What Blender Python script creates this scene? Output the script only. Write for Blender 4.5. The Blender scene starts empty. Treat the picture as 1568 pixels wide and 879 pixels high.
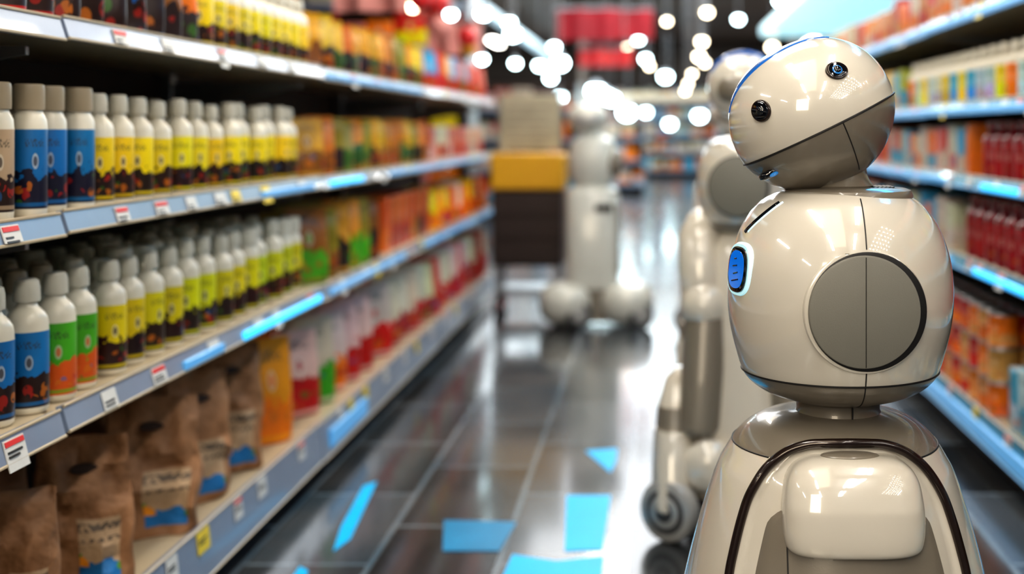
import bpy, math, random
from mathutils import Vector, Matrix, noise
random.seed(7)
S=bpy.context.scene
R=random.random
# ------------------------------------------------------------------ materials
def newmat(name):
    m=bpy.data.materials.new(name); m.use_nodes=True
    nt=m.node_tree; b=nt.nodes['Principled BSDF']
    return m,nt,b
def mat(name,col,rough=.4,metal=0,coat=0,emit=None,es=0,var=0.0,vs=8,bump=0,bs=60,spec=None,coatior=1.5):
    m,nt,b=newmat(name)
    b.inputs['Base Color'].default_value=(*col,1)
    b.inputs['Roughness'].default_value=rough
    b.inputs['Metallic'].default_value=metal
    b.inputs['Coat Weight'].default_value=coat
    b.inputs['Coat Roughness'].default_value=.02
    b.inputs['Coat IOR'].default_value=coatior
    if spec is not None: b.inputs['Specular IOR Level'].default_value=spec
    tc=nt.nodes.new('ShaderNodeTexCoord')
    if var>0:
        n=nt.nodes.new('ShaderNodeTexNoise'); n.inputs['Scale'].default_value=vs; n.inputs['Detail'].default_value=4
        nt.links.new(tc.outputs['Object'],n.inputs['Vector'])
        mx=nt.nodes.new('ShaderNodeMix'); mx.data_type='RGBA'
        mx.inputs[6].default_value=(*[c*(1-var) for c in col],1)
        mx.inputs[7].default_value=(*[min(1,c*(1+var)) for c in col],1)
        nt.links.new(n.outputs['Fac'],mx.inputs[0]); nt.links.new(mx.outputs[2],b.inputs['Base Color'])
    if bump>0:
        n2=nt.nodes.new('ShaderNodeTexNoise'); n2.inputs['Scale'].default_value=bs
        nt.links.new(tc.outputs['Object'],n2.inputs['Vector'])
        bp=nt.nodes.new('ShaderNodeBump'); bp.inputs['Strength'].default_value=bump; bp.inputs['Distance'].default_value=.01
        nt.links.new(n2.outputs['Fac'],bp.inputs['Height']); nt.links.new(bp.outputs['Normal'],b.inputs['Normal'])
    if emit:
        b.inputs['Emission Color'].default_value=(*emit,1); b.inputs['Emission Strength'].default_value=es
    return m
M={}
M['white']=mat('robot_shell_ivory',(.67,.63,.55),.20,0,1,var=.03,vs=3,coatior=1.65)
M['taupe']=mat('robot_taupe_plastic',(.205,.18,.145),.30,0,.5,var=.05,vs=5,bump=.02,bs=400)
M['disc']=mat('robot_speaker_gray',(.20,.195,.17),.5,var=.03,vs=20,bump=.05,bs=600)
M['dark']=mat('black_rubber',(.012,.011,.011),.45)
M['bronze']=mat('dark_bronze_trim',(.024,.013,.010),.22,.3,.6)
M['blue']=mat('robot_blue_trim',(.01,.14,.55),.25,0,1)
M['eyeglass']=mat('eye_glass',(.004,.005,.008),.05,0,1)
M['iris']=mat('eye_iris_blue',(.02,.12,.3),.1,0,1,emit=(.05,.4,1),es=.3)
M['screen']=mat('screen_blue',(.01,.10,.35),.1,0,1,emit=(.0,.18,.8),es=.6)
M['screenrim']=mat('screen_rim_glow',(.7,.85,.9),.2,0,1,emit=(.4,.9,1),es=.5)
M['shelf']=mat('shelf_enamel_cream',(.46,.38,.26),.35,var=.06,vs=6)
M['fascia']=mat('price_rail_grayblue',(.23,.29,.40),.28,.15,.3,var=.2,vs=5)
M['fasciaB']=mat('price_rail_cyan',(.05,.28,.44),.25,.1,.4,var=.15,vs=4)
M['led']=mat('led_strip_cyan',(.05,.5,.9),.3,emit=(.02,.5,1),es=1.25)
M['ledw']=mat('led_strip_soft',(.15,.4,.7),.3,emit=(.03,.32,.7),es=.35)
M['back']=mat('shelf_back_panel',(.04,.019,.012),.6,var=.2,vs=6)
M['tag']=mat('price_tag_paper',(.64,.64,.62),.5,var=.08,vs=70)
M['tagy']=mat('price_tag_yellow',(.8,.6,.05),.5,var=.1,vs=60)
M['tagr']=mat('price_tag_red',(.65,.03,.03),.5)
M['capw']=mat('bottle_plastic_white',(.72,.68,.57),.3,0,.3,var=.03)
M['capb']=mat('bottle_cap_beige',(.40,.33,.23),.35,0,.3,var=.05)
M['bokeh']=mat('lamp_glow_warm',(1,1,1),.3,emit=(1,.84,.58),es=22)
M['bokehc']=mat('lamp_glow_cool',(1,1,1),.3,emit=(.70,.95,1),es=26)
M['dots']=mat('downlight_lens',(1,1,1),.3,emit=(1,.95,.88),es=16)
M['tube']=mat('fluorescent_tube',(1,1,1),.3,emit=(1,.95,.86),es=28)
M['metal']=mat('fixture_metal',(.35,.36,.38),.35,.8,var=.1)
M['red']=mat('banner_red',(.36,.010,.02),.6,var=.5,vs=3)
M['redb']=mat('red_plastic',(.65,.015,.02),.35,0,.3,var=.1)
M['pinkb']=mat('pink_card',(.70,.30,.28),.5,var=.2)
M['syrup']=mat('syrup_bottle_red',(.20,.005,.012),.2,0,.6,var=.2)
M['yellow']=mat('stand_yellow',(.66,.36,.01),.45,var=.1,vs=10)
M['brown']=mat('stand_dark_brown',(.030,.017,.015),.5,var=.2,vs=10)
M['board']=mat('notice_board_beige',(.38,.35,.26),.5,var=.3,vs=14)
M['whiteplast']=mat('machine_white',(.58,.59,.54),.3,0,.5,var=.08)
M['tyre']=mat('wheel_tyre',(.05,.05,.052),.6)
M['hub']=mat('wheel_hub_gray',(.42,.42,.41),.35,.2,var=.1)
M['wall']=mat('wall_paint_dark',(.14,.105,.085),.7,var=.2,vs=1)
M['ceil']=mat('ceiling_dark_panel',(.12,.07,.045),.7,var=.5,vs=.8)
M['beam']=mat('beam_beige',(.55,.42,.28),.5,var=.1)
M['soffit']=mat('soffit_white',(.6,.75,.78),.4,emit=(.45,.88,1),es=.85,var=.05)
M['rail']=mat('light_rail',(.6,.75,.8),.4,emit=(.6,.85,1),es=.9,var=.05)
M['floorglow']=mat('floor_painted_glow',(.0,.22,.42),.4,0,0,emit=(.0,.44,.84),es=.72,var=.3,vs=6,spec=.15)  # painted glow: blue light on the floor imitated by emissive colour
M['floorglowdim']=mat('floor_painted_glow_dim',(.003,.15,.30),.35,0,0,emit=(.0,.3,.6),es=.28,var=.5,vs=6,spec=.2)  # weaker painted glow for the fainter blue reflections

def floor_mat():
    m,nt,b=newmat('floor_tiles_polished'); N=nt.nodes; L=nt.links
    tc=N.new('ShaderNodeTexCoord'); mp=N.new('ShaderNodeMapping')
    mp.inputs['Rotation'].default_value=(0,0,math.pi/2); mp.inputs['Location'].default_value=(.1,.07,0)
    L.new(tc.outputs['Object'],mp.inputs['Vector'])
    br=N.new('ShaderNodeTexBrick'); br.inputs['Scale'].default_value=1
    br.inputs['Brick Width'].default_value=.62; br.inputs['Row Height'].default_value=.33
    br.inputs['Mortar Size'].default_value=.009; br.inputs['Mortar Smooth'].default_value=.3
    br.inputs['Color1'].default_value=(.022,.018,.016,1); br.inputs['Color2'].default_value=(.125,.125,.13,1)
    br.inputs['Mortar'].default_value=(.26,.28,.30,1)
    L.new(mp.outputs[0],br.inputs['Vector'])
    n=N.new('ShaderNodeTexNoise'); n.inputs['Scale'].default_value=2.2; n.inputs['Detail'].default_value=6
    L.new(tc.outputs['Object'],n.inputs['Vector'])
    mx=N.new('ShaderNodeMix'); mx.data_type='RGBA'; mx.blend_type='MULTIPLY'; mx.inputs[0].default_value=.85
    cr=N.new('ShaderNodeValToRGB'); cr.color_ramp.elements[0].position=.3; cr.color_ramp.elements[0].color=(.22,.45,.62,1)  # bluish low end paints soft blue glow into the tile colour
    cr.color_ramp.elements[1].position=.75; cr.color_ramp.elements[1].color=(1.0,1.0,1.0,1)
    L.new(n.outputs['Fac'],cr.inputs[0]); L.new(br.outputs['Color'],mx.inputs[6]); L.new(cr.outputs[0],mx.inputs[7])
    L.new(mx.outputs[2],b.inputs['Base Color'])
    mr=N.new('ShaderNodeMapRange'); mr.inputs[3].default_value=.10; mr.inputs[4].default_value=.30
    L.new(n.outputs['Fac'],mr.inputs[0]); L.new(mr.outputs[0],b.inputs['Roughness'])
    b.inputs['Coat Weight'].default_value=.4; b.inputs['Coat Roughness'].default_value=.08
    return m
M['floor']=floor_mat()

def label_mat(name,kraft=False,rough=.35):
    m,nt,b=newmat(name); N=nt.nodes; L=nt.links
    def math_(op,a,b_=None,clamp=False):
        n=N.new('ShaderNodeMath'); n.operation=op; n.use_clamp=clamp
        for i,v in enumerate((a,b_)):
            if v is None: continue
            if isinstance(v,(int,float)): n.inputs[i].default_value=v
            else: L.new(v,n.inputs[i])
        return n.outputs[0]
    def mix(f,a,b_):
        n=N.new('ShaderNodeMix'); n.data_type='RGBA'
        L.new(f,n.inputs[0]) if not isinstance(f,(int,float)) else setattr(n.inputs[0],'default_value',f)
        for i,v in ((6,a),(7,b_)):
            if isinstance(v,tuple): n.inputs[i].default_value=(*v,1)
            else: L.new(v,n.inputs[i])
        return n.outputs[2]
    uv=N.new('ShaderNodeUVMap'); uv.uv_map='UVMap'
    sp=N.new('ShaderNodeSeparateXYZ'); L.new(uv.outputs[0],sp.inputs[0]); u,v=sp.outputs[0],sp.outputs[1]
    a1=N.new('ShaderNodeAttribute'); a1.attribute_name='C1'
    a2=N.new('ShaderNodeAttribute'); a2.attribute_name='C2'
    tc=N.new('ShaderNodeTexCoord')
    nz=N.new('ShaderNodeTexNoise'); nz.inputs['Scale'].default_value=26; nz.inputs['Detail'].default_value=2
    L.new(tc.outputs['Object'],nz.inputs['Vector'])
    off=N.new('ShaderNodeVectorMath'); off.operation='SCALE'; L.new(a1.outputs['Vector'],off.inputs[0]); off.inputs['Scale'].default_value=37
    def shifted(scale):
        sc=N.new('ShaderNodeMapping'); sc.inputs['Scale'].default_value=scale; L.new(uv.outputs[0],sc.inputs[0])
        ad=N.new('ShaderNodeVectorMath'); ad.operation='ADD'; L.new(sc.outputs[0],ad.inputs[0]); L.new(off.outputs[0],ad.inputs[1]); return ad.outputs[0]
    s1=shifted((7,5,1))
    vo=N.new('ShaderNodeTexVoronoi'); vo.inputs['Scale'].default_value=1.1; L.new(s1,vo.inputs['Vector'])
    wav=N.new('ShaderNodeTexNoise'); wav.inputs['Scale'].default_value=1.3; L.new(s1,wav.inputs['Vector'])
    sc2=N.new('ShaderNodeMapping'); sc2.inputs['Scale'].default_value=(60,34,1); L.new(uv.outputs[0],sc2.inputs[0])
    tx=N.new('ShaderNodeTexNoise'); tx.inputs['Scale'].default_value=.8; tx.inputs['Detail'].default_value=0; L.new(sc2.outputs[0],tx.inputs['Vector'])
    def band(x,lo,hi): return math_('MULTIPLY',math_('GREATER_THAN',x,lo),math_('LESS_THAN',x,hi))
    du=math_('ABSOLUTE',math_('SUBTRACT',u,.5))
    if not kraft:
        f=math_('ADD',v,math_('MULTIPLY',math_('SUBTRACT',wav.outputs['Fac'],.5),.5))
        low=math_('LESS_THAN',f,.44)
        col=mix(low,a1.outputs['Color'],a2.outputs['Color'])
        acc=math_('MULTIPLY',band(f,.12,.30),math_('LESS_THAN',vo.outputs['Distance'],.45))
        ramp=N.new('ShaderNodeValToRGB'); ramp.color_ramp.interpolation='CONSTANT'
        e=ramp.color_ramp.elements; e[0].color=(.42,.02,.012,1); e[1].position=.4; e[1].color=(.58,.17,.012,1)
        k=e.new(.68); k.color=(.05,.17,.02,1); k=e.new(.88); k.color=(.03,.13,.33,1)
        s3=N.new('ShaderNodeSeparateColor'); L.new(vo.outputs['Color'],s3.inputs[0]); L.new(s3.outputs[0],ramp.inputs[0])
        col=mix(math_('MULTIPLY',acc,.65),col,ramp.outputs[0])
        stripe=band(v,.03,.08); col=mix(math_('MULTIPLY',stripe,.7),col,a1.outputs['Color'])
        txt=math_('MULTIPLY',math_('MULTIPLY',band(v,.78,.88),math_('LESS_THAN',du,.13)),math_('GREATER_THAN',tx.outputs['Fac'],.52))
        col=mix(math_('MULTIPLY',txt,.75),col,(.04,.04,.03))
        r2=math_('ADD',math_('POWER',math_('MULTIPLY',du,2.2),2),math_('POWER',math_('MULTIPLY',math_('SUBTRACT',v,.6),1.0),2))
        logo=math_('LESS_THAN',r2,.010); col=mix(math_('MULTIPLY',logo,.45),col,(.7,.68,.6))
        logo2=math_('LESS_THAN',r2,.004); col=mix(math_('MULTIPLY',logo2,.8),col,a2.outputs['Color'])
        L.new(col,b.inputs['Base Color'])
    else:
        k1=mix(nz.outputs['Fac'],(.17,.075,.028),(.46,.235,.11))
        pan=math_('MULTIPLY',band(v,.07,.48),math_('LESS_THAN',math_('ABSOLUTE',math_('SUBTRACT',u,.57)),.11))
        f=math_('ADD',v,math_('MULTIPLY',math_('SUBTRACT',wav.outputs['Fac'],.5),.3))
        inner=mix(math_('LESS_THAN',f,.17),(.48,.33,.20),(.01,.17,.45))
        acc=math_('MULTIPLY',band(f,.13,.30),math_('LESS_THAN',vo.outputs['Distance'],.5))
        ramp=N.new('ShaderNodeValToRGB'); ramp.color_ramp.interpolation='CONSTANT'
        e=ramp.color_ramp.elements; e[0].color=(.8,.30,.01,1); e[1].position=.6; e[1].color=(.1,.3,.03,1)
        s3=N.new('ShaderNodeSeparateColor'); L.new(vo.outputs['Color'],s3.inputs[0]); L.new(s3.outputs[0],ramp.inputs[0])
        inner=mix(acc,inner,ramp.outputs[0])
        txt=math_('MULTIPLY',math_('ADD',band(v,.40,.45),band(v,.33,.355)),math_('GREATER_THAN',tx.outputs['Fac'],.47))
        inner=mix(math_('MULTIPLY',txt,.8),inner,(.05,.04,.035))
        col=mix(pan,k1,inner)
        L.new(col,b.inputs['Base Color'])
        bp=N.new('ShaderNodeBump'); bp.inputs['Strength'].default_value=.7; bp.inputs['Distance'].default_value=.014
        L.new(nz.outputs['Fac'],bp.inputs['Height']); L.new(bp.outputs['Normal'],b.inputs['Normal'])
    b.inputs['Roughness'].default_value=rough
    return m
M['label']=label_mat('printed_label')
M['kraft']=label_mat('kraft_paper_printed',True,.6)

# ------------------------------------------------------------------ mesh builder
def sgn(x): return -1 if x<0 else 1
class MB:
    def __init__(s): s.v=[];s.f=[];s.m=[];s.uv=[];s.c1=[];s.c2=[];s.mats=[]
    def mi(s,k):
        if k not in s.mats: s.mats.append(k)
        return s.mats.index(k)
    def face(s,idx,m,uv=None,c1=(1,1,1),c2=(0,0,0)):
        s.f.append(idx); s.m.append(s.mi(m)); s.uv.append(uv or [(0,0)]*len(idx)); s.c1.append(c1); s.c2.append(c2)
    def loft(s,rings,mats,seg=20,pos=(0,0,0),rot=0,c1=(1,1,1),c2=(0,0,0),lz=(0,1),jit=0,mtx=None,capm=None):
        b0=len(s.v); P=Vector(pos); cr,sr=math.cos(rot),math.sin(rot); us=[]
        sd=R()*50
        for (z,hx,hy,n,ox,oy) in rings:
            for i in range(seg):
                t=2*math.pi*(i+.5)/seg; c,q=math.cos(t),math.sin(t)
                x=hx*sgn(c)*abs(c)**(2/n); y=hy*sgn(q)*abs(q)**(2/n)
                ux=x/max(hx,1e-5)
                us.append(.25+.25*(ux+1) if y<=0 else (.25-.25*(ux+1)/1 if ux<0 else 1.25-.25*(ux+1)))
                x+=ox;y+=oy
                if jit:
                    d=noise.noise(Vector((x*22+sd,y*22,z*22)))*jit; e=noise.noise(Vector((x*9,y*9+sd,z*9)))*jit*1.5
                    g=abs(noise.noise(Vector((x*14+z*10+sd,y*5,z*16))))*jit*.9
                    y+=d+e+g; x+=e*.6
                w=Vector((x,y,z))
                if mtx: w=mtx@w
                s.v.append((P.x+w.x*cr-w.y*sr,P.y+w.x*sr+w.y*cr,P.z+w.z))
        for j in range(len(rings)-1):
            m=mats[j] if isinstance(mats,(list,tuple)) else mats
            v0=(rings[j][0]-lz[0])/(lz[1]-lz[0]); v1=(rings[j+1][0]-lz[0])/(lz[1]-lz[0])
            for i in range(seg):
                k=(i+1)%seg
                a,b_,c_,d=b0+j*seg+i,b0+j*seg+k,b0+(j+1)*seg+k,b0+(j+1)*seg+i
                ua,ub=us[j*seg+i],us[j*seg+k]
                if abs(ua-ub)>.5: ub=ua
                s.face((a,b_,c_,d),m,[(ua,v0),(ub,v0),(ub,v1),(ua,v1)],c1,c2)
        mf=mats[0] if isinstance(mats,(list,tuple)) else mats
        ml=mats[-1] if isinstance(mats,(list,tuple)) else mats
        s.face(tuple(b0+i for i in reversed(range(seg))),capm or mf,None,c1,c2)
        s.face(tuple(b0+(len(rings)-1)*seg+i for i in range(seg)),capm or ml,None,c1,c2)
    def box(s,x0,x1,y0,y1,z0,z1,m,bev=.003,c1=(1,1,1)):
        hx,hy=(x1-x0)/2,(y1-y0)/2; cx,cy=(x0+x1)/2,(y0+y1)/2; b=min(bev,hx*.45,hy*.45,(z1-z0)*.45)
        b0=len(s.v)
        for z,i_ in ((z0,b),(z0+b,0),(z1-b,0),(z1,b)):
            for (sx,sy) in ((-1,-1),(1,-1),(1,1),(-1,1)):
                X=cx+sx*(hx-i_);Y=cy+sy*(hy-i_)
                for k in range(2):
                    if (sx*sy>0)==(k==0): s.v.append((X,Y-sy*b,z))
                    else: s.v.append((X-sx*b,Y,z))
        n=8
        for j in range(3):
            for i in range(n):
                k=(i+1)%n
                s.face((b0+j*n+i,b0+j*n+k,b0+(j+1)*n+k,b0+(j+1)*n+i),m,None,c1)
        s.face(tuple(b0+i for i in reversed(range(n))),m,None,c1); s.face(tuple(b0+3*n+i for i in range(n)),m,None,c1)
    def tube(s,pts,r,m,seg=8,closed=False):
        pts=[Vector(p) for p in pts]; n=len(pts); b0=len(s.v); up=None
        for i,p in enumerate(pts):
            if closed: t=pts[(i+1)%n]-pts[i-1]
            else: t=pts[min(i+1,n-1)]-pts[max(i-1,0)]
            t.normalize()
            if up is None: up=Vector((0,0,1)) if abs(t.z)<.9 else Vector((1,0,0))
            a=(up-t*up.dot(t)).normalized(); up=a; b_=t.cross(a)
            for k in range(seg):
                g=2*math.pi*k/seg; w=p+(a*math.cos(g)+b_*math.sin(g))*r; s.v.append(tuple(w))
        for i in range(n if closed else n-1):
            j=(i+1)%n
            for k in range(seg):
                l=(k+1)%seg; s.face((b0+i*seg+k,b0+i*seg+l,b0+j*seg+l,b0+j*seg+k),m)
        if not closed:
            s.face(tuple(b0+k for k in reversed(range(seg))),m); s.face(tuple(b0+(n-1)*seg+k for k in range(seg)),m)
    def ell(s,c,r,m,seg=28,nr=16,n=2,mtx=None,rot=0):
        rings=[]
        for j in range(nr+1):
            a=-math.pi/2+math.pi*j/nr; ca=max(abs(math.cos(a))**(2/n),.004)
            rings.append((r[2]*sgn(math.sin(a))*abs(math.sin(a))**(2/n),r[0]*ca,r[1]*ca,n,0,0))
        s.loft(rings,m,seg,c,rot,mtx=mtx)
    def disc(s,c,nrm,r,h,m,seg=40,bev=.004,ax=1):
        q=Vector((0,0,1)).rotation_difference(Vector(nrm).normalized()).to_matrix()
        s.loft([(-h/2,r-bev,(r-bev)*ax,2,0,0),(-h/2+bev,r,r*ax,2,0,0),(h/2-bev,r,r*ax,2,0,0),(h/2-bev*.3,r-bev*.3,(r-bev*.3)*ax,2,0,0),(h/2,r-bev,(r-bev)*ax,2,0,0)],m,seg,c,mtx=q)
    def build(s,name,parent=None,smooth=True,loc=(0,0,0),ang=35):
        me=bpy.data.meshes.new(name); me.from_pydata(s.v,[],s.f)
        for k in s.mats: me.materials.append(M[k])
        me.polygons.foreach_set('material_index',s.m)
        uvl=me.uv_layers.new(name='UVMap'); 
        me.uv_layers.active.data.foreach_set('uv',[c for f in s.uv for p in f for c in p])
        for nm,src in (('C1',s.c1),('C2',s.c2)):
            at=me.attributes.new(nm,'FLOAT_COLOR','CORNER')
            at.data.foreach_set('color',[x for f,c in zip(s.f,src) for _ in f for x in (*c,1)])
        if smooth: me.shade_smooth(); me.set_sharp_from_angle(angle=math.radians(ang))
        o=bpy.data.objects.new(name,me); S.collection.objects.link(o); o.location=loc
        if parent: o.parent=parent
        return o
def empty(name,loc=(0,0,0),rot=0,sc=1):
    e=bpy.data.objects.new(name,None); S.collection.objects.link(e); e.location=loc; e.rotation_euler=(0,0,rot); e.scale=(sc,)*3; e.empty_display_size=.1
    return e
def smooth_profile(pts,n=6):
    out=[]
    P=[pts[0]]+list(pts)+[pts[-1]]
    for i in range(1,len(P)-2):
        for k in range(n):
            t=k/n; q=[]
            for d in range(2):
                a,b,c,e=P[i-1][d],P[i][d],P[i+1][d],P[i+2][d]
                q.append(.5*((2*b)+(-a+c)*t+(2*a-5*b+4*c-e)*t*t+(-a+3*b-3*c+e)*t**3))
            out.append((max(q[0],.0005),q[1]))
    out.append(pts[-1]); return out

# ------------------------------------------------------------------ room shell
def simple(name,x0,x1,y0,y1,z0,z1,m,bev=.003,parent=None):
    b=MB(); b.box(x0,x1,y0,y1,z0,z1,m,bev); return b.build(name,parent)
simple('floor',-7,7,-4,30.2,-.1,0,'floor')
simple('ceiling',-7,7,-4,30.2,3.2,3.3,'ceil')
simple('wall_left',-7.1,-7,-4,30.2,0,3.2,'wall')
simple('wall_right',7,7.1,-4,30.2,0,3.2,'wall')
simple('wall_back',-7,7,30.2,30.3,0,3.2,'wall')
simple('baseboard_back',-7,7,30.16,30.2,0,.12,'beam')
fb=MB()  # thin flat patches shaped like blue light reflected on the floor
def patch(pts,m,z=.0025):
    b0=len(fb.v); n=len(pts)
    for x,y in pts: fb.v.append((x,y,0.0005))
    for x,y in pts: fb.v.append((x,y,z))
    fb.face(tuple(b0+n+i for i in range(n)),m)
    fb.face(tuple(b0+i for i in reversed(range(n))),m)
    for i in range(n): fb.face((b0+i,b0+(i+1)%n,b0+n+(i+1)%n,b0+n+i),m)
patch([(-.235,3.30),(-.135,3.31),(-.13,3.80),(-.265,3.80)],'floorglow')
patch([(-.16,4.12),(-.14,4.06),(-.125,4.2),(-.125,4.36),(-.235,4.33)],'floorglow')
patch([(-.40,2.6),(-.13,2.6),(-.13,3.26),(-.25,3.22),(-.37,3.27)],'floorglow')
patch([(-.56,3.30),(-.41,3.30),(-.39,3.54),(-.60,3.56)],'floorglowdim')
patch([(-.85,3.30),(-.83,3.4),(-.88,3.95),(-.91,3.9),(-.88,3.5)],'floorglow')
patch([(-.89,2.7),(-.85,2.7),(-.875,3.15),(-.905,3.18)],'floorglow')
patch([(-.62,2.6),(-.43,2.6),(-.40,3.0),(-.55,3.05)],'floorglowdim')
patch([(-.11,2.7),(.05,2.6),(.05,2.95),(-.11,3.0)],'floorglowdim')
fb.build('floor_glow_patches',smooth=False)

# ------------------------------------------------------------------ shelving
def shelving(name,side,xf,depth,bays,zs,fas,leds,top,fascia='fascia',glow=False):
    e=empty(name,(0,0,0)); xb=xf+side*depth
    X=lambda a,b:(min(a,b),max(a,b))
    b=MB(); y0,y1=bays[0],bays[-1]
    b.box(*X(xb,xb+side*.03),y0,y1,0,top,'back'); b.build('back_panel',e)
    for i,y in enumerate(bays):
        b=MB(); b.box(*X(xb-side*.04,xb),y-.02,y+.02,0.001,top,'metal')
        for z in zs[1:]:
            b0=len(b.v)
            for yy in (y-.006,y+.006):
                b.v+= [(xb,yy,z-.045),(xb,yy,z-.14),(xf+side*.06,yy,z-.06),(xf+side*.06,yy,z-.045)]
            for q in ((0,1,2,3),(7,6,5,4),(0,4,5,1),(1,5,6,2),(2,6,7,3),(3,7,4,0)): b.face(tuple(b0+k for k in q),'metal')
        b.build('upright',e)
    b=MB(); b.box(*X(xf+side*.07,xb),y0,y1,.001,zs[0]-.10,'back'); b.build('kick_plinth',e)
    for k,z in enumerate(zs):
        for i in range(len(bays)-1):
            a,c=bays[i]+.006,bays[i+1]-.006
            b=MB(); b.box(*X(xf+side*.012,xb-side*.005),a,c,z-.022,z,'shelf',.004)
            fh=fas[k]; dz=.004*(i%2)
            b0=len(b.v)
            pr=[(xf+side*.012,z+.004+dz),(xf,z+.006+dz),(xf-side*.012,z-fh+.004+dz),(xf-side*.008,z-fh+dz),(xf+side*.004,z-fh+dz),(xf+side*.012,z-.01+dz)]
            for yy in (a,c):
                for p in pr: b.v.append((p[0],yy,p[1]))
            n=len(pr)
            for q in range(n): b.face((b0+q,b0+(q+1)%n,b0+n+(q+1)%n,b0+n+q),fascia)
            b.face(tuple(b0+q for q in range(n)),fascia); b.face(tuple(b0+n+q for q in reversed(range(n))),fascia)
            b.tube([(xf-side*.001,a,z+.005+dz),(xf-side*.001,c,z+.005+dz)],.0032,'shelf',6)
            b.tube([(xf-side*.012,a,z-fh+.002+dz),(xf-side*.012,c,z-fh+.002+dz)],.003,'shelf' if not glow else 'ledw',6)
            y=a+.12+R()*.1
            while y<c-.15:
                w=.055+.02*R(); t=R(); mm='tagy' if t<.14 else 'tag'
                h0=z+.004+dz; zt=h0-.006; zb=h0-fh+.002 if R()<.8 else h0-fh-.015
                zb=max(zb,zt-.05)
                xo=-side*.0035
                def px(zz): return xf+xo-side*.012*min(1.2,(h0-zz)/fh)
                def quad(ya,yb,za,zb_,m_,off=0):
                    q0=len(b.v)
                    for yy in (ya,yb):
                        b.v.extend([(px(za)-side*off,yy,za),(px(zb_)-side*off,yy,zb_),(px(zb_)-side*off+side*.002,yy,zb_),(px(za)-side*off+side*.002,yy,za)])
                    for q in ((0,1,5,4),(1,2,6,5),(2,3,7,6),(3,0,4,7),(0,3,2,1),(4,5,6,7)): b.face(tuple(q0+r_ for r_ in q),m_)
                quad(y,y+w,zt,zb,mm)
                if t>.6: quad(y+.003,y+w-.003,zt-.002,zt-.010,'tagr',.0012)
                for r_ in range(2): quad(y+.006,y+w*(.5+.3*R()),zt-.018-.007*r_,zt-.021-.007*r_,'dark',.0012)
                y+=w+.04+R()*.28
            b.build('shelf_board',e,ang=25)
    for (k,ya,yb,m) in leds:
        z=zs[k]; fh=fas[k]; b=MB()
        b.box(*X(xf-side*.016,xf-side*.006),ya,yb,z-fh*.80,z-fh*.30,m,.003); b.build('led_segment',e)
    return e
ZL=[.19,.62,.968,1.314]
shelving('supermarket_shelving',-1,-1.05,.5,[.6,2.2,3.91,6.05,8.1],ZL,[.12,.042,.036,.036],
  [(1,3.15,3.88,'led'),(1,2.75,3.0,'ledw'),(2,4.0,4.45,'led'),(2,3.3,3.8,'ledw'),(1,4.0,5.2,'ledw'),(2,4.9,7.6,'ledw'),(1,5.6,8.0,'ledw'),(3,3.95,5.6,'ledw'),(0,4.0,4.5,'ledw')],1.53)
ZR=[.20,.68,.96,1.21,1.53]
shelving('supermarket_shelving',1,1.07,.5,[1.2,3.0,4.8,6.6,8.4,10.2,12.0,14.0],ZR,[.10,.042,.04,.04,.045],
  [(0,2.6,5.0,'ledw'),(1,3.4,4.1,'led'),(2,3.6,4.0,'led'),(1,4.4,7,'ledw'),(2,4.5,9,'ledw'),(3,3.2,9,'ledw'),(4,3.2,9,'ledw')],1.85,'fasciaB',True)

# ------------------------------------------------------------------ products
Y_=(.80,.60,.005); DK=(.024,.010,.008); GR=(.06,.38,.015); BL=(.008,.15,.40); OR=(.78,.19,.004); RD=(.52,.012,.008); WH=(.62,.55,.43); BR=(.24,.085,.012); LG=(.42,.50,.04); PK=(.66,.20,.15); CY=(.02,.36,.62)
BG=[ (0,.86),(.004,.97),(.010,1.0),(.012,1.012),(.138,1.012),(.140,1.0),(.150,.985),(.160,.93),(.168,.80),(.175,.62),(.179,.50),(.184,.45),(.186,.45),(.187,.60),(.190,.62),(.212,.60),(.222,.54),(.225,.42)]
WD=[(0,.9),(.004,.98),(.012,1.0),(.014,1.012),(.148,1.012),(.150,1.0),(.164,.97),(.172,.85),(.178,.74),(.180,.74),(.181,.86),(.186,.88),(.216,.88),(.223,.84),(.225,.74)]
def bottle(b,x,y,z,h=.225,r=.029,rot=0,c1=Y_,c2=DK,cap='capw',wide=False,seg=20,body='capw'):
    k=h/.225
    if not wide: pr=BG; ms=[body]*3+['label']+[body]*8+[cap]*6
    else: pr=WD; ms=[body]*3+['label']+[body]*5+[cap]*5
    rings=[(q*k,r*w,r*w,2,0,0) for q,w in pr]
    b.loft(rings,ms,seg,(x,y,z),rot,c1,c2,(pr[3][0]*k,pr[4][0]*k))
def pouch(b,x,y,z,w=.13,h=.19,d=.06,rot=0,c1=Y_,c2=DK,m='label',jit=.006,seg=24,lean=0):
    rings=[]
    for t,fx,fy in ((0,.90,.86),(.02,.97,1),(.12,1,1.0),(.2,1,1),(.3,1.0,.98),(.36,1,.95),(.42,1,.93),(.5,.99,.86),(.55,.98,.8),(.6,.98,.74),(.68,.97,.62),(.76,.96,.48),(.82,.95,.34),(.9,.95,.12),(.93,.95,.07),(.97,.95,.06),(1,.94,.05)):
        rings.append((t*h,w/2*fx,d/2*fy,3.2,0,lean*t))
    b.loft(rings,m,seg,(x,y,z),rot,c1,c2,(0,h),jit)
def carton(b,x,y,z,w,h,d,rot=0,c1=Y_,c2=DK,m='label'):
    b.loft([(0,w/2-.002,d/2-.002,9,0,0),(.003,w/2,d/2,9,0,0),(h-.003,w/2,d/2,9,0,0),(h,w/2-.003,d/2-.003,9,0,0)],m,16,(x,y,z),rot,c1,c2,(0,h))
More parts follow.
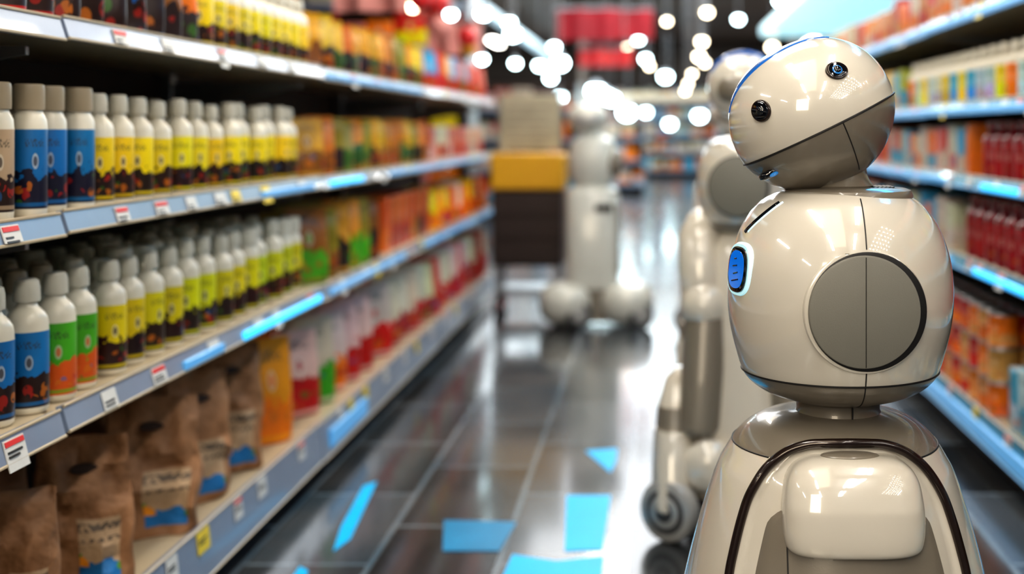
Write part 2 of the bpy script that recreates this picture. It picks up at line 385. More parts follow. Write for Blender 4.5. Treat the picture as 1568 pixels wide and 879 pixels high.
def can(b,x,y,z,r,h,c1,c2,rot=0):
    b.loft([(0,r*.93,r*.93,2,0,0),(.004,r,r,2,0,0),(.006,r*.98,r*.98,2,0,0),(h-.006,r*.98,r*.98,2,0,0),(h-.004,r,r,2,0,0),(h,r*.95,r*.95,2,0,0)],['metal','metal','label','metal','metal'],16,(x,y,z),rot,c1,c2,(0.006,h-.006))
def vary(c,a=.12): return tuple(max(0,min(1,q*(1+(R()-.5)*2*a))) for q in c)
def rj(a=.12): return (R()-.5)*2*a
ROT=math.radians(44)
EPS=.001
b=MB()
for r_,x in enumerate((-1.10,-1.185,-1.27,-1.355)):
    y=1.70+.03*r_
    while y<2.62:
        wide=y<2.38
        s=(.42,.33,.20) if y<2.14 else (BL if y<2.38 else Y_)
        bottle(b,x+rj(.006),y,ZL[2]+EPS,.232 if wide else .224,.0295 if wide else .031,ROT+rj(.3),vary(s),DK if s!=BL else (.012,.012,.03),'capb' if (wide or r_>0) else 'capw',wide); y+=.095
b.build('condiment_bottles')
b=MB()
for r_,x in enumerate((-1.10,-1.185,-1.27,-1.355)):
    y=2.66+.03*r_
    while y<3.84:
        bottle(b,x+rj(.008),y,ZL[2]+EPS,.218*(1+rj(.03)),.0325,ROT+rj(.4),vary(Y_,.14),vary(DK,.4),'capw' if r_==0 else 'capb'); y+=.108*(1+rj(.06))
b.build('condiment_bottles')
b=MB()
for r_,x in enumerate((-1.115,-1.20,-1.285,-1.37)):
    y=1.78+.03*r_
    while y<2.50:
        c=BL if y<2.25 else GR
        bottle(b,x+rj(.006),y,ZL[1]+EPS,.236,.036,ROT+rj(.3),vary(c),(.6,.10,.01) if (c==GR and r_==0) else DK,'capw' if r_==0 else 'capb'); y+=.105
b.build('condiment_bottles')
b=MB()
for r_,x in enumerate((-1.12,-1.205,-1.29,-1.375)):
    y=2.55+.03*r_
    while y<3.84:
        bottle(b,x+rj(.008),y,ZL[1]+EPS,.232*(1+rj(.05)),.035,ROT+rj(.4),vary((.62,.60,.005),.16),vary(DK,.4),'capw',wide=(R()<.3)); y+=.106*(1+rj(.06))
b.build('condiment_bottles')
b=MB()
for r_,x in enumerate((-1.12,-1.20,-1.29)):
    y=1.5
    while y<3.0:
        pouch(b,x,y,ZL[3]+EPS,.11,.21,.055,ROT+rj(.15),vary((OR,BR,Y_,BL,RD,Y_)[int(R()*6)]),DK)
        y+=.10
b.build('snack_pouches')
b=MB()
for r_,x in enumerate((-1.11,-1.20,-1.29)):
    y=3.02
    while y<3.85: bottle(b,x,y,ZL[3]+EPS,.21,.038,ROT+rj(.3),vary(Y_),DK,'capw'); y+=.092
b.build('condiment_bottles')
def prow(name,z,y0,y1,cols,w,h,d,step,rows,kind='pouch',c2=None,xs=-1.13,rowd=.09,rot=ROT,rr=.2):
    b=MB(); z+=EPS
    for r_ in range(rows):
        y=y0+.02*r_
        while y<y1:
            c=vary(cols[int(R()*len(cols))],.15); cc=vary(c2[int(R()*len(c2))],.2) if c2 else DK
            if kind=='pouch': pouch(b,xs-r_*rowd,y,z,w,h*(1+rj(.05)),d,rot+rj(rr),c,cc,seg=20)
            elif kind=='carton': carton(b,xs-r_*rowd,y,z,w,h,d,math.pi/2+rj(.04),c,cc)
            y+=step*(1+rj(.06))
    return b.build(name)
GD=(.62,.32,.010); OLV=(.24,.20,.012); DO=(.52,.17,.010)
prow('snack_pouches',ZL[3],4.0,5.9,[GD,DO,OLV,Y_],.13,.19,.06,.14,2,c2=[BR,(.04,.10,.02),DK])
prow('snack_pouches',ZL[3],6.15,8.0,[GD,RD,WH,CY,PK],.14,.2,.06,.15,2,c2=[BR,RD])
prow('snack_pouches',ZL[2],4.02,5.95,[GD,OLV,DO],.13,.19,.06,.135,2,c2=[BR,(.04,.12,.02),DK])
prow('tea_cartons',ZL[2],6.15,8.0,[PK,WH,WH,(.6,.15,.1)],.12,.17,.08,.135,2,'carton',[RD,WH,PK])
prow('snack_pouches',ZL[1],4.04,4.88,[(.50,.24,.015),OLV,BR,GD],.15,.24,.07,.15,2,c2=[BR,GR,DK])
prow('sauce_cartons',ZL[1],5.12,6.0,[(.60,.07,.01),(.65,.12,.01)],.13,.22,.08,.145,2,'carton',[RD,OR,DK])
prow('snack_pouches',ZL[1],6.15,8.0,[Y_,OR,WH,RD],.14,.2,.06,.15,2,c2=[RD,OR])
prow('rice_bags',ZL[0],5.1,8.0,[WH,(.65,.55,.5),(.5,.05,.04),WH],.19,.29,.09,.19,2,c2=[RD,(.40,.02,.03)],xs=-1.16,rowd=.12)
prow('flour_bags',ZL[0],4.04,4.95,[Y_,WH,OR,WH],.18,.29,.09,.19,2,c2=[RD,GR,OR],xs=-1.17,rowd=.12)
# kraft bags (leaning, crumpled)
b=MB()
for (x,y,w,h,d,ro,ln) in [(-1.17,1.75,.17,.29,.10,35,.0),(-1.17,2.02,.16,.28,.10,30,.01),(-1.17,2.27,.15,.27,.09,28,.0),(-1.16,2.53,.19,.30,.10,26,.02),(-1.16,2.87,.215,.305,.11,22,.03),(-1.15,3.13,.16,.32,.09,38,.0),(-1.16,3.40,.17,.34,.10,28,.02),(-1.36,2.2,.17,.30,.10,50,.0),(-1.38,2.55,.17,.33,.10,40,.0),(-1.38,2.95,.17,.31,.1,45,0),(-1.37,3.3,.17,.35,.1,45,0),(-1.36,3.6,.17,.31,.1,45,0)]:
    pouch(b,x,y,ZL[0]+EPS,w,h,d,math.radians(ro),m='kraft',jit=.024,seg=48,lean=ln)
    rr=math.radians(ro); nx,ny=math.sin(rr),-math.cos(rr); tx,ty=math.cos(rr),math.sin(rr)
    f=-(d/2*.42)+ln*.8; cx,cy=x-nx*f,y-ny*f
    q=Matrix(((tx,0,nx),(ty,0,ny),(0,1,0)))
    b.loft([(-.012,.026,.010,2,0,0),(.000,.026,.010,2,0,0)],'back',20,(cx,cy,ZL[0]+h*.80),mtx=q)
b.build('kraft_paper_bags')
b=MB()
pouch(b,-1.15,3.70,ZL[0]+EPS,.15,.31,.08,ROT,(.75,.30,.01),OR); pouch(b,-1.3,3.80,ZL[0]+EPS,.16,.30,.08,ROT,(.65,.35,.03),OR)
b.build('cereal_bags')
# right products
RR=-math.radians(50)
def rrow(name,z,y0,y1,fn):
    b=MB(); y=y0; z+=EPS
    while y<y1: y+=fn(b,y,z)
    return b.build(name)
def cartons_r(cols,w,h,d,stack=1):
    def f(b,y,z):
        ww=w*(.8+.5*R()); hh=h*(.75+.3*R())
        c1,c2=vary(cols[int(R()*len(cols))]),vary(cols[int(R()*len(cols))])
        for r_ in range(2): carton(b,1.14+r_*.11,y+ww/2,z,ww,hh,d,-math.pi/2+rj(.12),c1,c2)
        return ww+.022
    return f
RD2=(.30,.006,.012)
def bottles_r(cols,h,r,cap='capw'):
    def f(b,y,z):
        c=cols[int(R()*len(cols))]
        for r_ in range(2): bottle(b,1.13+r_*.09,y,z,h,r,RR+rj(.2),vary(c),vary(c,.4),cap,body='syrup' if c==RD2 else 'capw',seg=16)
        return r*2+.05
    return f
def cans_r(cols,r,h,stack):
    def f(b,y,z):
        for k in range(stack):
            for r_ in range(2): can(b,1.13+r_*.1,y,z+k*(h+.0005),r,h,vary(cols[int(R()*len(cols))]),vary(cols[int(R()*len(cols))]),RR)
        return r*2+.02
    return f
rrow('snack_cartons',ZR[4],1.4,13.8,cartons_r([OR,RD,(.6,.3,.1),WH,DO],.10,.17,.09))
rrow('detergent_bottles',ZR[3],1.4,5.4,bottles_r([WH,CY,Y_,(.4,.55,.6),OR],.19,.036,'capw'))
rrow('snack_cartons',ZR[3],5.45,13.8,cartons_r([CY,Y_,WH,LG],.10,.18,.09))
rrow('syrup_bottles',ZR[2],1.4,4.2,bottles_r([RD2],.19,.034,'syrup'))
rrow('juice_cartons',ZR[2],4.3,13.8,cartons_r([WH,CY,OR,PK,WH,RD],.09,.18,.08))
rrow('syrup_bottles',ZR[1],1.4,4.4,bottles_r([RD2],.215,.036,'syrup'))
rrow('juice_cartons',ZR[1],4.55,13.8,cartons_r([PK,CY,OR,WH],.10,.19,.08))
rrow('stacked_food_cans',ZR[0],4.0,13.8,cans_r([OR,(.6,.14,.02),RD,(.65,.3,.10)],.05,.11,3))
rrow('milk_cartons',ZR[0],1.4,3.80,cartons_r([WH,CY,(.5,.65,.7)],.09,.2,.08))

# ------------------------------------------------------------------ main robot
AX,AY=.285,1.9
rob=empty('humanoid_robot',(AX,AY,0))
def lathe(b,pr,matf,seg=96,ox=0,oy=0,fn=None):
    b0=len(b.v); n=len(pr)
    for r,z in pr:
        for i in range(seg):
            t=2*math.pi*(i+.5)/seg; x,y=r*math.cos(t),r*math.sin(t)
            if fn: x,y=fn(x,y,z)
            b.v.append((x+ox,y+oy,z))
    for j in range(n-1):
        for i in range(seg):
            k=(i+1)%seg; t=2*math.pi*(i+1)/seg; rr=(pr[j][0]+pr[j+1][0])/2
            b.face((b0+j*seg+i,b0+j*seg+k,b0+(j+1)*seg+k,b0+(j+1)*seg+i),matf(rr*math.cos(t),rr*math.sin(t),(pr[j][1]+pr[j+1][1])/2))
    b.face(tuple(b0+i for i in reversed(range(seg))),matf(0,0,pr[0][1])); b.face(tuple(b0+(n-1)*seg+i for i in range(seg)),matf(0,0,pr[-1][1]))
def interp(pr,z):
    for (r0,z0),(r1,z1) in zip(pr,pr[1:]):
        if min(z0,z1)<=z<=max(z0,z1) and z0!=z1: return r0+(r1-r0)*(z-z0)/(z1-z0)
    return pr[-1][0]
TP=smooth_profile([(.066,.712),(.092,.717),(.122,.729),(.1455,.750),(.158,.785),(.168,.83),(.171,.875),(.166,.925),(.150,.972),(.127,1.005),(.103,1.022),(.085,1.028),(.04,1.031),(.001,1.031)],9)
b=MB(); SEAM=.757
DC=(.013,.865)
def tfn(x,y,z):
    if y<0 and math.hypot(x-DC[0],z-DC[1])<.080 and y<-.150: return x,-.150
    return x,y
lathe(b,TP,lambda x,y,z:'taupe' if z<SEAM else 'white',160,fn=tfn); b.build('torso_shell',rob,ang=50)
b=MB()
rs=interp(TP,SEAM); b.tube([((rs+.0002)*math.cos(t*math.pi/48),(rs+.0002)*math.sin(t*math.pi/48),SEAM) for t in range(96)],.0016,'dark',6,True)
xo=.015
for lo,hi in ((.70,.784),(.948,1.022)):
    pts=[]
    for r,z in TP:
        if r>abs(xo)+.002 and lo<z<hi: pts.append((xo,-math.sqrt(r*r-xo*xo)-.0001,z))
    b.tube(pts,.0010,'dark',6)
b.build('torso_seams',rob)
b=MB()
dn=(.05,-1,.0)
b.disc((.013,-.146,.865),dn,.0880,.026,'white',72,.004)
b.disc((.0155,-.1475,.865),dn,.0848,.026,'dark',72,.003)
b.disc((.0110,-.1510,.865),dn,.0795,.028,'disc',72,.003)
b.build('side_speaker_disc',rob)
b=MB(); b.tube([(.013,-.1652,.788),(.013,-.1652,.942)],.0006,'dark',6); b.build('disc_seam',rob)
b=MB()
lathe(b,[(.099,1.016),(.0995,1.021),(.096,1.029),(.088,1.032),(.06,1.0335),(.001,1.034)],lambda x,y,z:'taupe',80,.012)
for k in range(9): b.tube([(.03+k*.006,-.03,1.034),(.03+k*.006,.03,1.034)],.001,'dark',6)
b.build('collar_plate',rob)
b=MB()
b.loft([(1.030,.050,.050,2,-.002,0),(1.036,.054,.054,2,-.002,0),(1.046,.047,.047,2,-.002,0),(1.056,.042,.042,2,0,0),(1.075,.040,.040,2,0,0),(1.10,.04,.04,2,0,0)],'taupe',40)
b.build('neck',rob)
aa=math.radians(71); n=Vector((-math.sin(aa),-math.cos(aa),.10)).normalized()
tx=Vector((-n.y,n.x,0)).normalized(); up=n.cross(tx)
if up.z<0: up=-up; 
mt=Matrix((tx,up,n)).transposed()
c=n*.156; c.z=.912
b=MB()
b.loft([(-.025,.041,.041,2.8,0,0),(.008,.041,.041,2.8,0,0),(.0125,.038,.038,2.8,0,0)],'screenrim',40,c,mtx=mt)
b.loft([(.005,.033,.034,2.8,0,0),(.0145,.033,.034,2.8,0,0),(.0155,.031,.032,2.8,0,0)],'eyeglass',40,c,mtx=mt)
b.loft([(.0135,.027,.028,2.5,0,0),(.0163,.027,.028,2.5,0,0)],'screen',40,c,mtx=mt)
for k in range(4):
    a=c+mt@Vector((-.010+.004*(k%2),-.018+.011*k,.0168)); e2=c+mt@Vector((.012-.004*k,-.014+.010*k,.0168)); b.tube([a,e2],.0013,'eyeglass',6)
b.build('chest_screen',rob)
b=MB()
pts=[];pts2=[]
for i in range(16):
    z=.968+.045*i/15; r=interp(TP,z); az=math.radians(196+i*1.2)
    pts.append(((r+.000)*math.cos(az),(r+.000)*math.sin(az),z)); az+=.05; pts2.append(((r-.002)*math.cos(az),(r-.002)*math.sin(az),z))
b.tube(pts,.0035,'eyeglass',8); b.tube(pts2,.003,'screenrim',8); b.build('shoulder_sensor',rob)
# head
hd=empty('head',(.243-AX,0,1.143)); hd.parent=rob; hd.rotation_euler=(0,-math.radians(26),0)
A,B,C=.128,.114,.118; EN=2.15
def hs(r,u):
    q=1-(abs(u)/B)**EN
    if q<=0: return 0
    k=q**(1/EN); rr=abs(r)/(A*k)
    return -C*k*max(0,1-rr**2)**.5 if rr<1 else 0
rings=[];nr=72
US=-.023
for j in range(nr+1):
    u=-B*math.cos(math.pi*j/nr); k=max(0,1-(abs(u)/B)**EN)**(1/EN); k=max(k,.004)
    if u<-.03: k*=1-.05*min(1,(-.03-u)/.05)
    rings.append((u,A*k,C*k,2,0,0))
rings=[r for r in rings if abs(r[0]-US)>.0012]; ku=(1-(abs(US)/B)**EN)**(1/EN); rings.append((US,A*ku,C*ku,2,0,0)); rings.sort()
b=MB(); b.loft(rings,['taupe' if (rings[j][0]+rings[j+1][0])/2<US else 'white' for j in range(len(rings)-1)],96)
b.build('head_shell',hd,ang=60)
b=MB()
b.tube([((A*ku+.0003)*math.cos(t*math.pi/60),(C*ku+.0003)*math.sin(t*math.pi/60),US) for t in range(120)],.0017,'dark',6,True)
pts=[]
for i in range(24):
    u=US-.002-.076*i/23; kk=(1-(abs(u)/B)**EN)**(1/EN)*(1-.05*min(1,max(0,(-.03-u)/.05))); x=.022
    pts.append((x,-C*kk*math.sqrt(max(0,1-(x/(A*kk))**2))-.0001,u))
b.tube(pts,.0009,'dark',6)
b.build('head_seams',hd)
b=MB()
b0=len(b.v); nn=48
for i in range(nn+1):
    r=-.112+.185*i/nn; wd=.026*math.sin(math.pi*min(.98,max(0.02,i/nn)))**.6*(1-.4*i/nn)
    for j in range(7):
        y=-.014-wd*(j/6)
        y*=max(.05,1-(r/A)**2)**.5*1.35
        K=min(.999,math.hypot(r/A,y/C)); u=B*(1-K**EN)**(1/EN)
        p=Vector((r,y,u)); nrm=Vector((r/A/A,y/C/C,u/B/B)).normalized(); p+=nrm*(.0016 if 0<j<6 else -.002)
        b.v.append(tuple(p))
for i in range(nn):
    for j in range(6): b.face((b0+i*7+j,b0+(i+1)*7+j,b0+(i+1)*7+j+1,b0+i*7+j+1),'blue')
b.build('crown_stripe',hd,ang=80)
def eye(r,u,rad,ax,iris):
    y=hs(r,u); e_=.003
    n=Vector((-(hs(r+e_,u)-hs(r-e_,u))/(2*e_),1,-(hs(r,u+e_)-hs(r,u-e_))/(2*e_))); n=-n.normalized()
    p=Vector((r,y,u)); b=MB()
    b.disc(p+n*.0003,n,rad*1.18,.006,'bronze',40,.002,ax)
    b.disc(p+n*.0015,n,rad,.0055,'eyeglass',40,.0018,ax)
    q=Vector((0,0,1)).rotation_difference(n).to_matrix()
    b.ell(p+n*.002,(rad*.62,rad*.62,.0045),'iris' if iris else 'eyeglass',24,10,mtx=q)
    b.ell(p+n*.0052,(rad*.40,rad*.40,.0025),'eyeglass',20,8,mtx=q)
    b.build('eye',hd)
eye(-.074,.042,.0135,1.1,False); eye(.0485,.0466,.0145,.85,True)
b=MB(); y=hs(-.098,-.045)
b.ell((-.100,y+.012,-.048),(.018,.014,.0065),'eyeglass',24,12,3); b.ell((-.096,y+.002,-.051),(.008,.008,.0035),'iris',16,8)
b.build('mouth_sensor',hd)
# lower neck & skirt
b=MB()
lathe(b,[(.066,.676),(.066,.690),(.0635,.695),(.0635,.708),(.072,.714),(.06,.72)],lambda x,y,z:'taupe',64,-.002); b.build('waist_joint',rob)
b=MB(); b.tube([(.01,-.0657,.68),(.01,-.0641,.71)],.0012,'dark',6); b.build('waist_seam',rob)
SP=smooth_profile([(.04,.694),(.085,.690),(.122,.678),(.150,.655),(.168,.628),(.182,.60),(.205,.53),(.228,.44),(.246,.35),(.258,.25),(.266,.15),(.268,.07),(.255,.03),(.20,.02)],12)
ARo=[(0.0,.6735),(.03,.6725),(.058,.669),(.088,.657),(.115,.634),(.137,.60),(.150,.565),(.162,.52),(.170,.48),(.178,.40),(.186,.25),(.188,.12)]
arp=smooth_profile(ARo,8)
def arch_w(z):
    if z>=.6735: return -1
    for (w0,z0),(w1,z1) in zip(arp,arp[1:]):
        if z1<=z<=z0 and z0>z1: return w0+(w1-w0)*(z0-z)/(z0-z1)
    return -1
def inside(x,y,z): return y<0 and abs(x)<arch_w(z)
def fn(x,y,z):
    if inside(x,y,z):
        d=min(1,(arch_w(z)-abs(x))/.008); k=1-.012*d/max(.05,math.hypot(x,y)); return x*k,y*k
    return x,y
def sm(x,y,z):
    if inside(x,y,z): return 'white'
    return 'taupe' if z>.648 else 'white'
b=MB(); lathe(b,SP,sm,256,-.008,0,fn); b.build('skirt_shell',rob,ang=60)
pts=[]
for sg in (-1,1):
    seq=arp if sg>0 else arp[::-1]
    for w,z in seq:
        r=interp(SP,z); x=sg*w
        if sg>0 and w<.001: continue
        pts.append((x-.008,-math.sqrt(max(.0001,r*r-x*x)),z))
b=MB(); b.tube(pts,.0070,'bronze',12); b.build('skirt_arch_gap',rob)
b=MB(); b0=len(b.v); NZ,NX=60,40
for j in range(NZ+1):
    z=.14+(.603-.14)*j/NZ; w=max(.01,arch_w(z)-.034); t=max(0,(z-.56)/.043); w*=math.sqrt(max(.25,1-t*t*.75)); r=interp(SP,z)-.0085
    for i in range(NX+1):
        x=-w+2*w*i/NX; b.v.append((x-.008,-math.sqrt(r*r-x*x)+(.005 if i in(0,NX) or j in (0,NZ) else 0),z))
for j in range(NZ):
    for i in range(NX): q=b0+j*(NX+1)+i; b.face((q,q+1,q+NX+2,q+NX+1),'taupe')
b.build('front_panel',rob,ang=80)
b=MB()
for x in (-.090,): b.tube([(x-.008,-math.sqrt((interp(SP,z)-.0085)**2-x*x)-.0002,z) for z in [.14+.40*k/20 for k in range(21)]],.0012,'dark',6)
b.build('panel_seam',rob)
rs=interp(SP,.648)
b=MB(); b.tube([(rs*math.cos(math.radians(a))-.008,rs*math.sin(math.radians(a)),.648) for a in range(-45,226,3)],.0013,'dark',6); b.build('skirt_cap_seam',rob)
cp=smooth_profile([(.072,.530),(.092,.535),(.0985,.550),(.100,.58),(.098,.605),(.093,.628),(.080,.646),(.055,.657),(.01,.661)],6)
b=MB(); rg=[]
for hx,z in cp:
    t=(z-.53)/.131; rg.append((z,hx,hx*.60,3.3,0,-.140-.012*(1-t)+.022*max(0,t-.5)))
b.loft(rg,'white',80,(-.004,0,0)); b.build('front_plate',rob,ang=60)
b=MB(); b.ell((-.006,-.140,.659),(.042,.020,.005),'taupe',32,10); b.build('front_plate_button',rob)
b=MB(); b.loft([(.020,.22,.22,2,0,0),(.012,.235,.235,2,0,0),(.001,.23,.23,2,0,0)],'dark',64); b.build('drive_base',rob)

# ------------------------------------------------------------------ queue robots
def service_robot(loc,rot=0,sc=1):
    e=empty('service_robot',loc,rot,sc)
    b=MB(); b.ell((-.01,0,1.245),(.105,.10,.095),'white',40,24,2.1); b.tube([(-.01+.098*math.sin(t),-.03,1.245+.094*math.cos(t)) for t in [x*.08-1.1 for x in range(22)]],.008,'blue',8)
    b.ell((-.01,-.055,1.235),(.075,.055,.045),'taupe',32,14,2.6)
    b.build('head',e)
    b=MB(); b.loft([(1.09,.05,.05,2,0,0),(1.17,.04,.04,2,0,0)],'taupe',32); b.build('neck',e)
    b=MB(); lathe(b,smooth_profile([(.05,.82),(.10,.838),(.125,.87),(.14,.92),(.143,.97),(.135,1.03),(.112,1.075),(.07,1.10),(.001,1.105)],5),lambda x,y,z:'taupe' if z<.865 else 'white',64)
    b.disc((-.02,-.128,.965),(-.15,-1,0),.086,.03,'dark',48,.003); b.disc((-.02,-.134,.965),(-.15,-1,0),.082,.03,'disc',48,.003)
    b.build('torso',e)
    b=MB(); b.loft([(.10,.20,.17,2.6,0,.02),(.16,.205,.18,2.6,0,.02),(.34,.185,.16,2.5,0,.02),(.50,.150,.13,2.4,0,.01),(.66,.125,.11,2.3,0,0),(.78,.11,.10,2.2,0,0),(.84,.075,.07,2,0,0)],'white',48); b.build('lower_body',e)
    for sx in (-1,1):
        b=MB()
        b.loft([(.56,.045,.05,2.2,sx*.125,-.04),(.62,.062,.066,2.2,sx*.125,-.04),(.72,.066,.07,2.2,sx*.13,-.03),(.82,.062,.066,2.2,sx*.135,-.01),(.88,.045,.045,2,sx*.125,0),(.90,.01,.01,2,sx*.12,0)],'white',32)
        b.loft([(.28,.045,.05,2.4,sx*.13,-.12),(.30,.058,.062,2.4,sx*.13,-.12),(.46,.062,.064,2.4,sx*.12,-.09),(.60,.060,.062,2.4,sx*.115,-.06)],'taupe',32)
        b.ell((sx*.118,-.062,.625),(.072,.070,.075),'white',28,16)
        b.build('arm',e)
        b=MB()
        b.loft([(.05,.05,.10,2.6,sx*.20,-.10),(.09,.062,.13,2.6,sx*.20,-.10),(.20,.062,.12,2.6,sx*.20,-.09),(.29,.058,.10,2.5,sx*.20,-.07)],'white',32)
        b.loft([(.29,.056,.09,2.4,sx*.20,-.07),(.35,.052,.08,2.4,sx*.20,-.06)],'taupe',32)
        b.loft([(.35,.050,.075,2.4,sx*.20,-.06),(.42,.035,.05,2.2,sx*.195,-.05),(.45,.01,.015,2,sx*.19,-.05)],'white',32)
        b.ell((sx*.10,-.17,.20),(.075,.05,.075),'white',24,14)
        b.build('leg_pod',e)
        b=MB(); c=Vector((sx*.205,-.19,.086)); nrm=Vector((-.45,-.88,0)).normalized()
        b.disc(c,nrm,.085,.055,'hub',48,.012); b.disc(c,nrm,.060,.060,'tyre',40,.004); b.disc(c,nrm,.045,.066,'hub',32,.003); b.disc(c,nrm,.028,.070,'tyre',24,.003)
        b.build('wheel',e)
    b=MB(); b.loft([(.03,.17,.15,3,0,.02),(.10,.19,.17,3,0,.02)],'tyre',40)
    b.disc((0,.12,.035),(1,0,0),.034,.04,'tyre',24,.006); b.build('chassis',e)
    return e
service_robot((.27,3.55,0),math.radians(-6))
service_robot((.36,5.1,0),math.radians(-10),.97)
service_robot((.42,6.9,0),math.radians(-12),.97)
# delivery robot beside the stand
e=empty('delivery_robot',(-.35,7.2,0))
b=MB(); b.ell((-.03,0,1.19),(.12,.11,.09),'whiteplast',32,18,2.2); b.ell((-.03,-.06,1.185),(.085,.06,.04),'hub',28,12,2.6); b.build('head',e)
b=MB(); b.loft([(.80,.10,.10,2.5,0,0),(.84,.135,.12,2.5,0,0),(.98,.145,.13,2.5,0,0),(1.06,.12,.11,2.3,0,0),(1.10,.05,.05,2,0,0),(1.13,.045,.045,2,0,0)],'whiteplast',36); b.ell((.13,-.03,.93),(.05,.09,.09),'taupe',24,14); b.build('torso',e)
b=MB(); b.loft([(.20,.14,.14,4,0,0),(.22,.155,.155,4,0,0),(.74,.155,.155,4,0,0),(.78,.14,.14,4,0,0),(.80,.10,.1,3,0,0)],'whiteplast',40); b.box(.02,.12,-.162,-.15,.66,.70,'dark'); b.box(.13,.16,-.12,.12,.3,.7,'taupe'); b.build('cabinet_body',e)
b=MB()
for cx in (-.15,.20):
    b.ell((cx,-.06,.13),(.155,.19,.125),'whiteplast',32,18,2.6)
    b.disc((cx+.08,-.20,.075),(.4,-1,0),.075,.05,'tyre',32,.01); b.disc((cx+.08,-.205,.075),(.4,-1,0),.045,.055,'hub',32,.004)
b.loft([(.03,.20,.16,3,0,0),(.22,.15,.15,3,0,0)],'taupe',32); b.build('wheel_base',e)
# promotional stand
e=empty('promotional_stand',(-.76,7.65,0))
b=MB(); b.box(-.21,.21,-.18,.18,.30,.76,'brown',.01)
for k in range(3): b.box(-.195,.195,-.19,-.178,.33+.14*k,.45+.14*k,'brown',.006); 
b.build('cabinet',e)
b=MB(); b.box(-.22,.22,-.19,.19,.76,.98,'yellow',.012); b.build('yellow_bin',e)
b=MB(); b.box(-.18,.19,-.02,.0,1.0,1.34,'board',.008); b.tube([(-.188,-.01,.9),(-.188,-.01,1.36),(.198,-.01,1.36),(.198,-.01,.9)],.008,'metal',8)
for k in range(5): b.box(-.14,.10+.02*(k%3),-.024,-.019,1.06+.05*k,1.067+.05*k,'taupe',.001)
b.build('notice_board',e)
b=MB()
for sx in (-1,1):
    for sy in (-1,1):
        b.tube([(sx*.18,sy*.14,.31),(sx*.18,sy*.14,.09)],.014,'metal',10); b.disc((sx*.18,sy*.14,.055),(1,0,0),.054,.035,'tyre',28,.008); b.disc((sx*.18,sy*.14,.055),(1,0,0),.03,.045,'redb',20,.004)
b.box(-.20,.20,-.16,.16,.13,.16,'metal'); b.build('caster_frame',e)

# ------------------------------------------------------------------ far store
def far_gondola(x0,x1,y,zs,top,cols=None,name='gondola_shelving'):
    e=empty(name,((x0+x1)/2,y,0)); ox=(x0+x1)/2; x0-=ox; x1-=ox
    b=MB(); b.box(x0,x1,0,.03,0.001,top,'back'); b.build('back_panel',e)
    for z in zs:
        b=MB(); b.box(x0,x1,-.42,0,z-.03,z,'shelf'); b.box(x0,x1,-.435,-.42,z-.05,z+.004,'fascia'); b.build('shelf_board',e)
    for xx in (x0,x1):
        b=MB(); b.box(xx-.015,xx+.015,-.43,.03,.001,top,'metal'); b.build('side_panel',e)
    p=MB()
    for z in zs:
        x=x0+.12
        while x<x1-.1:
            w=.14+.16*R(); c=vary(cols[int(R()*len(cols))])
            carton(p,x,-.3,z,w,.18+.12*R(),.12,0,c,vary(cols[int(R()*len(cols))])); x+=w+.03
    p.build('packaged_goods',e)
far_gondola(-6.5,-1.5,10.5,[.2,.6,1.0,1.4,1.8,2.15],2.5,cols=[RD,OR,WH,Y_,CY,PK,PK])
far_gondola(-3.2,-1.0,17,[.2,.6,1.0,1.4],1.75,cols=[WH,CY,OR,WH,PK])
far_gondola(1.3,6,19,[.2,.6,1.0,1.4,1.8],2.2,cols=[WH,CY,OR,Y_,PK])
far_gondola(-6,6,29.6,[.2,.6,1.0,1.4,1.8],2.3,cols=[WH,CY,OR,WH,WH,(.4,.6,.7)])
far_gondola(-1.1,-.15,22,[.2,.6,1.0],1.3,cols=[WH,(.5,.65,.7),(.3,.5,.55),OR])
simple('trim_1',-1.2,2.4,21,21.15,1.62,1.75,'beam')
for x in (-1.2,2.4): simple('support_column',x-.05,x+.05,20.98,21.17,0.001,3.2,'wall')
simple('trim_2',-2.14,-2.02,3,28,2.56,2.66,'rail')
simple('light_canopy',1.30,3.3,5.5,15,2.25,2.38,'soffit',.02)
def banner(x0,x1,y,z0,z1,m='red'):
    b=MB(); n=14
    for i in range(n+1):
        x=x0+(x1-x0)*i/n; dy=.03*math.sin(i*.9)
        b.v+= [(x,y+dy,z0),(x,y+dy,z1),(x,y+dy+.006,z0),(x,y+dy+.006,z1)]
    for i in range(n):
        a=i*4; c=a+4
        b.face((a,c,c+1,a+1),m); b.face((a+2,a+3,c+3,c+2),m); b.face((a+1,c+1,c+3,a+3),m); b.face((a,a+2,c+2,c),m)
    b.face((0,1,3,2),m); b.face((n*4,n*4+2,n*4+3,n*4+1),m)
    b.tube([(x0-.03,y,z1),(x1+.03,y,z1)],.012,'metal',8)
    for x in (x0+.1,x1-.1): b.tube([(x,y,z1),(x,y,3.2)],.004,'metal',6)
    return b.build('hanging_banner')
banner(-1.15,-.45,14.9,2.20,2.58); banner(-.75,.0,15.4,2.25,2.62); banner(-.90,-.25,15.1,1.90,2.12,'redb')
banner(-1.75,-1.25,7.6,1.90,2.30,'redb'); banner(-1.7,-1.3,6.6,1.75,1.95,'pinkb'); banner(-1.5,-1.15,8.3,1.62,1.85,'pinkb')
b=MB()
for (x,y,z,r,m) in [(-1.28,5.9,1.84,.07,'redb'),(-1.2,6.4,1.80,.06,'redb'),(-1.35,5.2,1.80,.06,'redb'),(-1.25,7.2,1.86,.07,'redb'),(-1.2,7.0,1.70,.06,'pinkb'),(-1.15,7.7,1.70,.06,'redb'),(-1.22,6.7,1.92,.06,'pinkb'),(-1.18,7.9,1.64,.05,'yellow')]:
    b.ell((x,y,z),(r,r,r*1.05),m,24,14); b.tube([(x,y,z),(x,y,3.2)],.002,'metal',6)
b.build('hanging_ornaments')

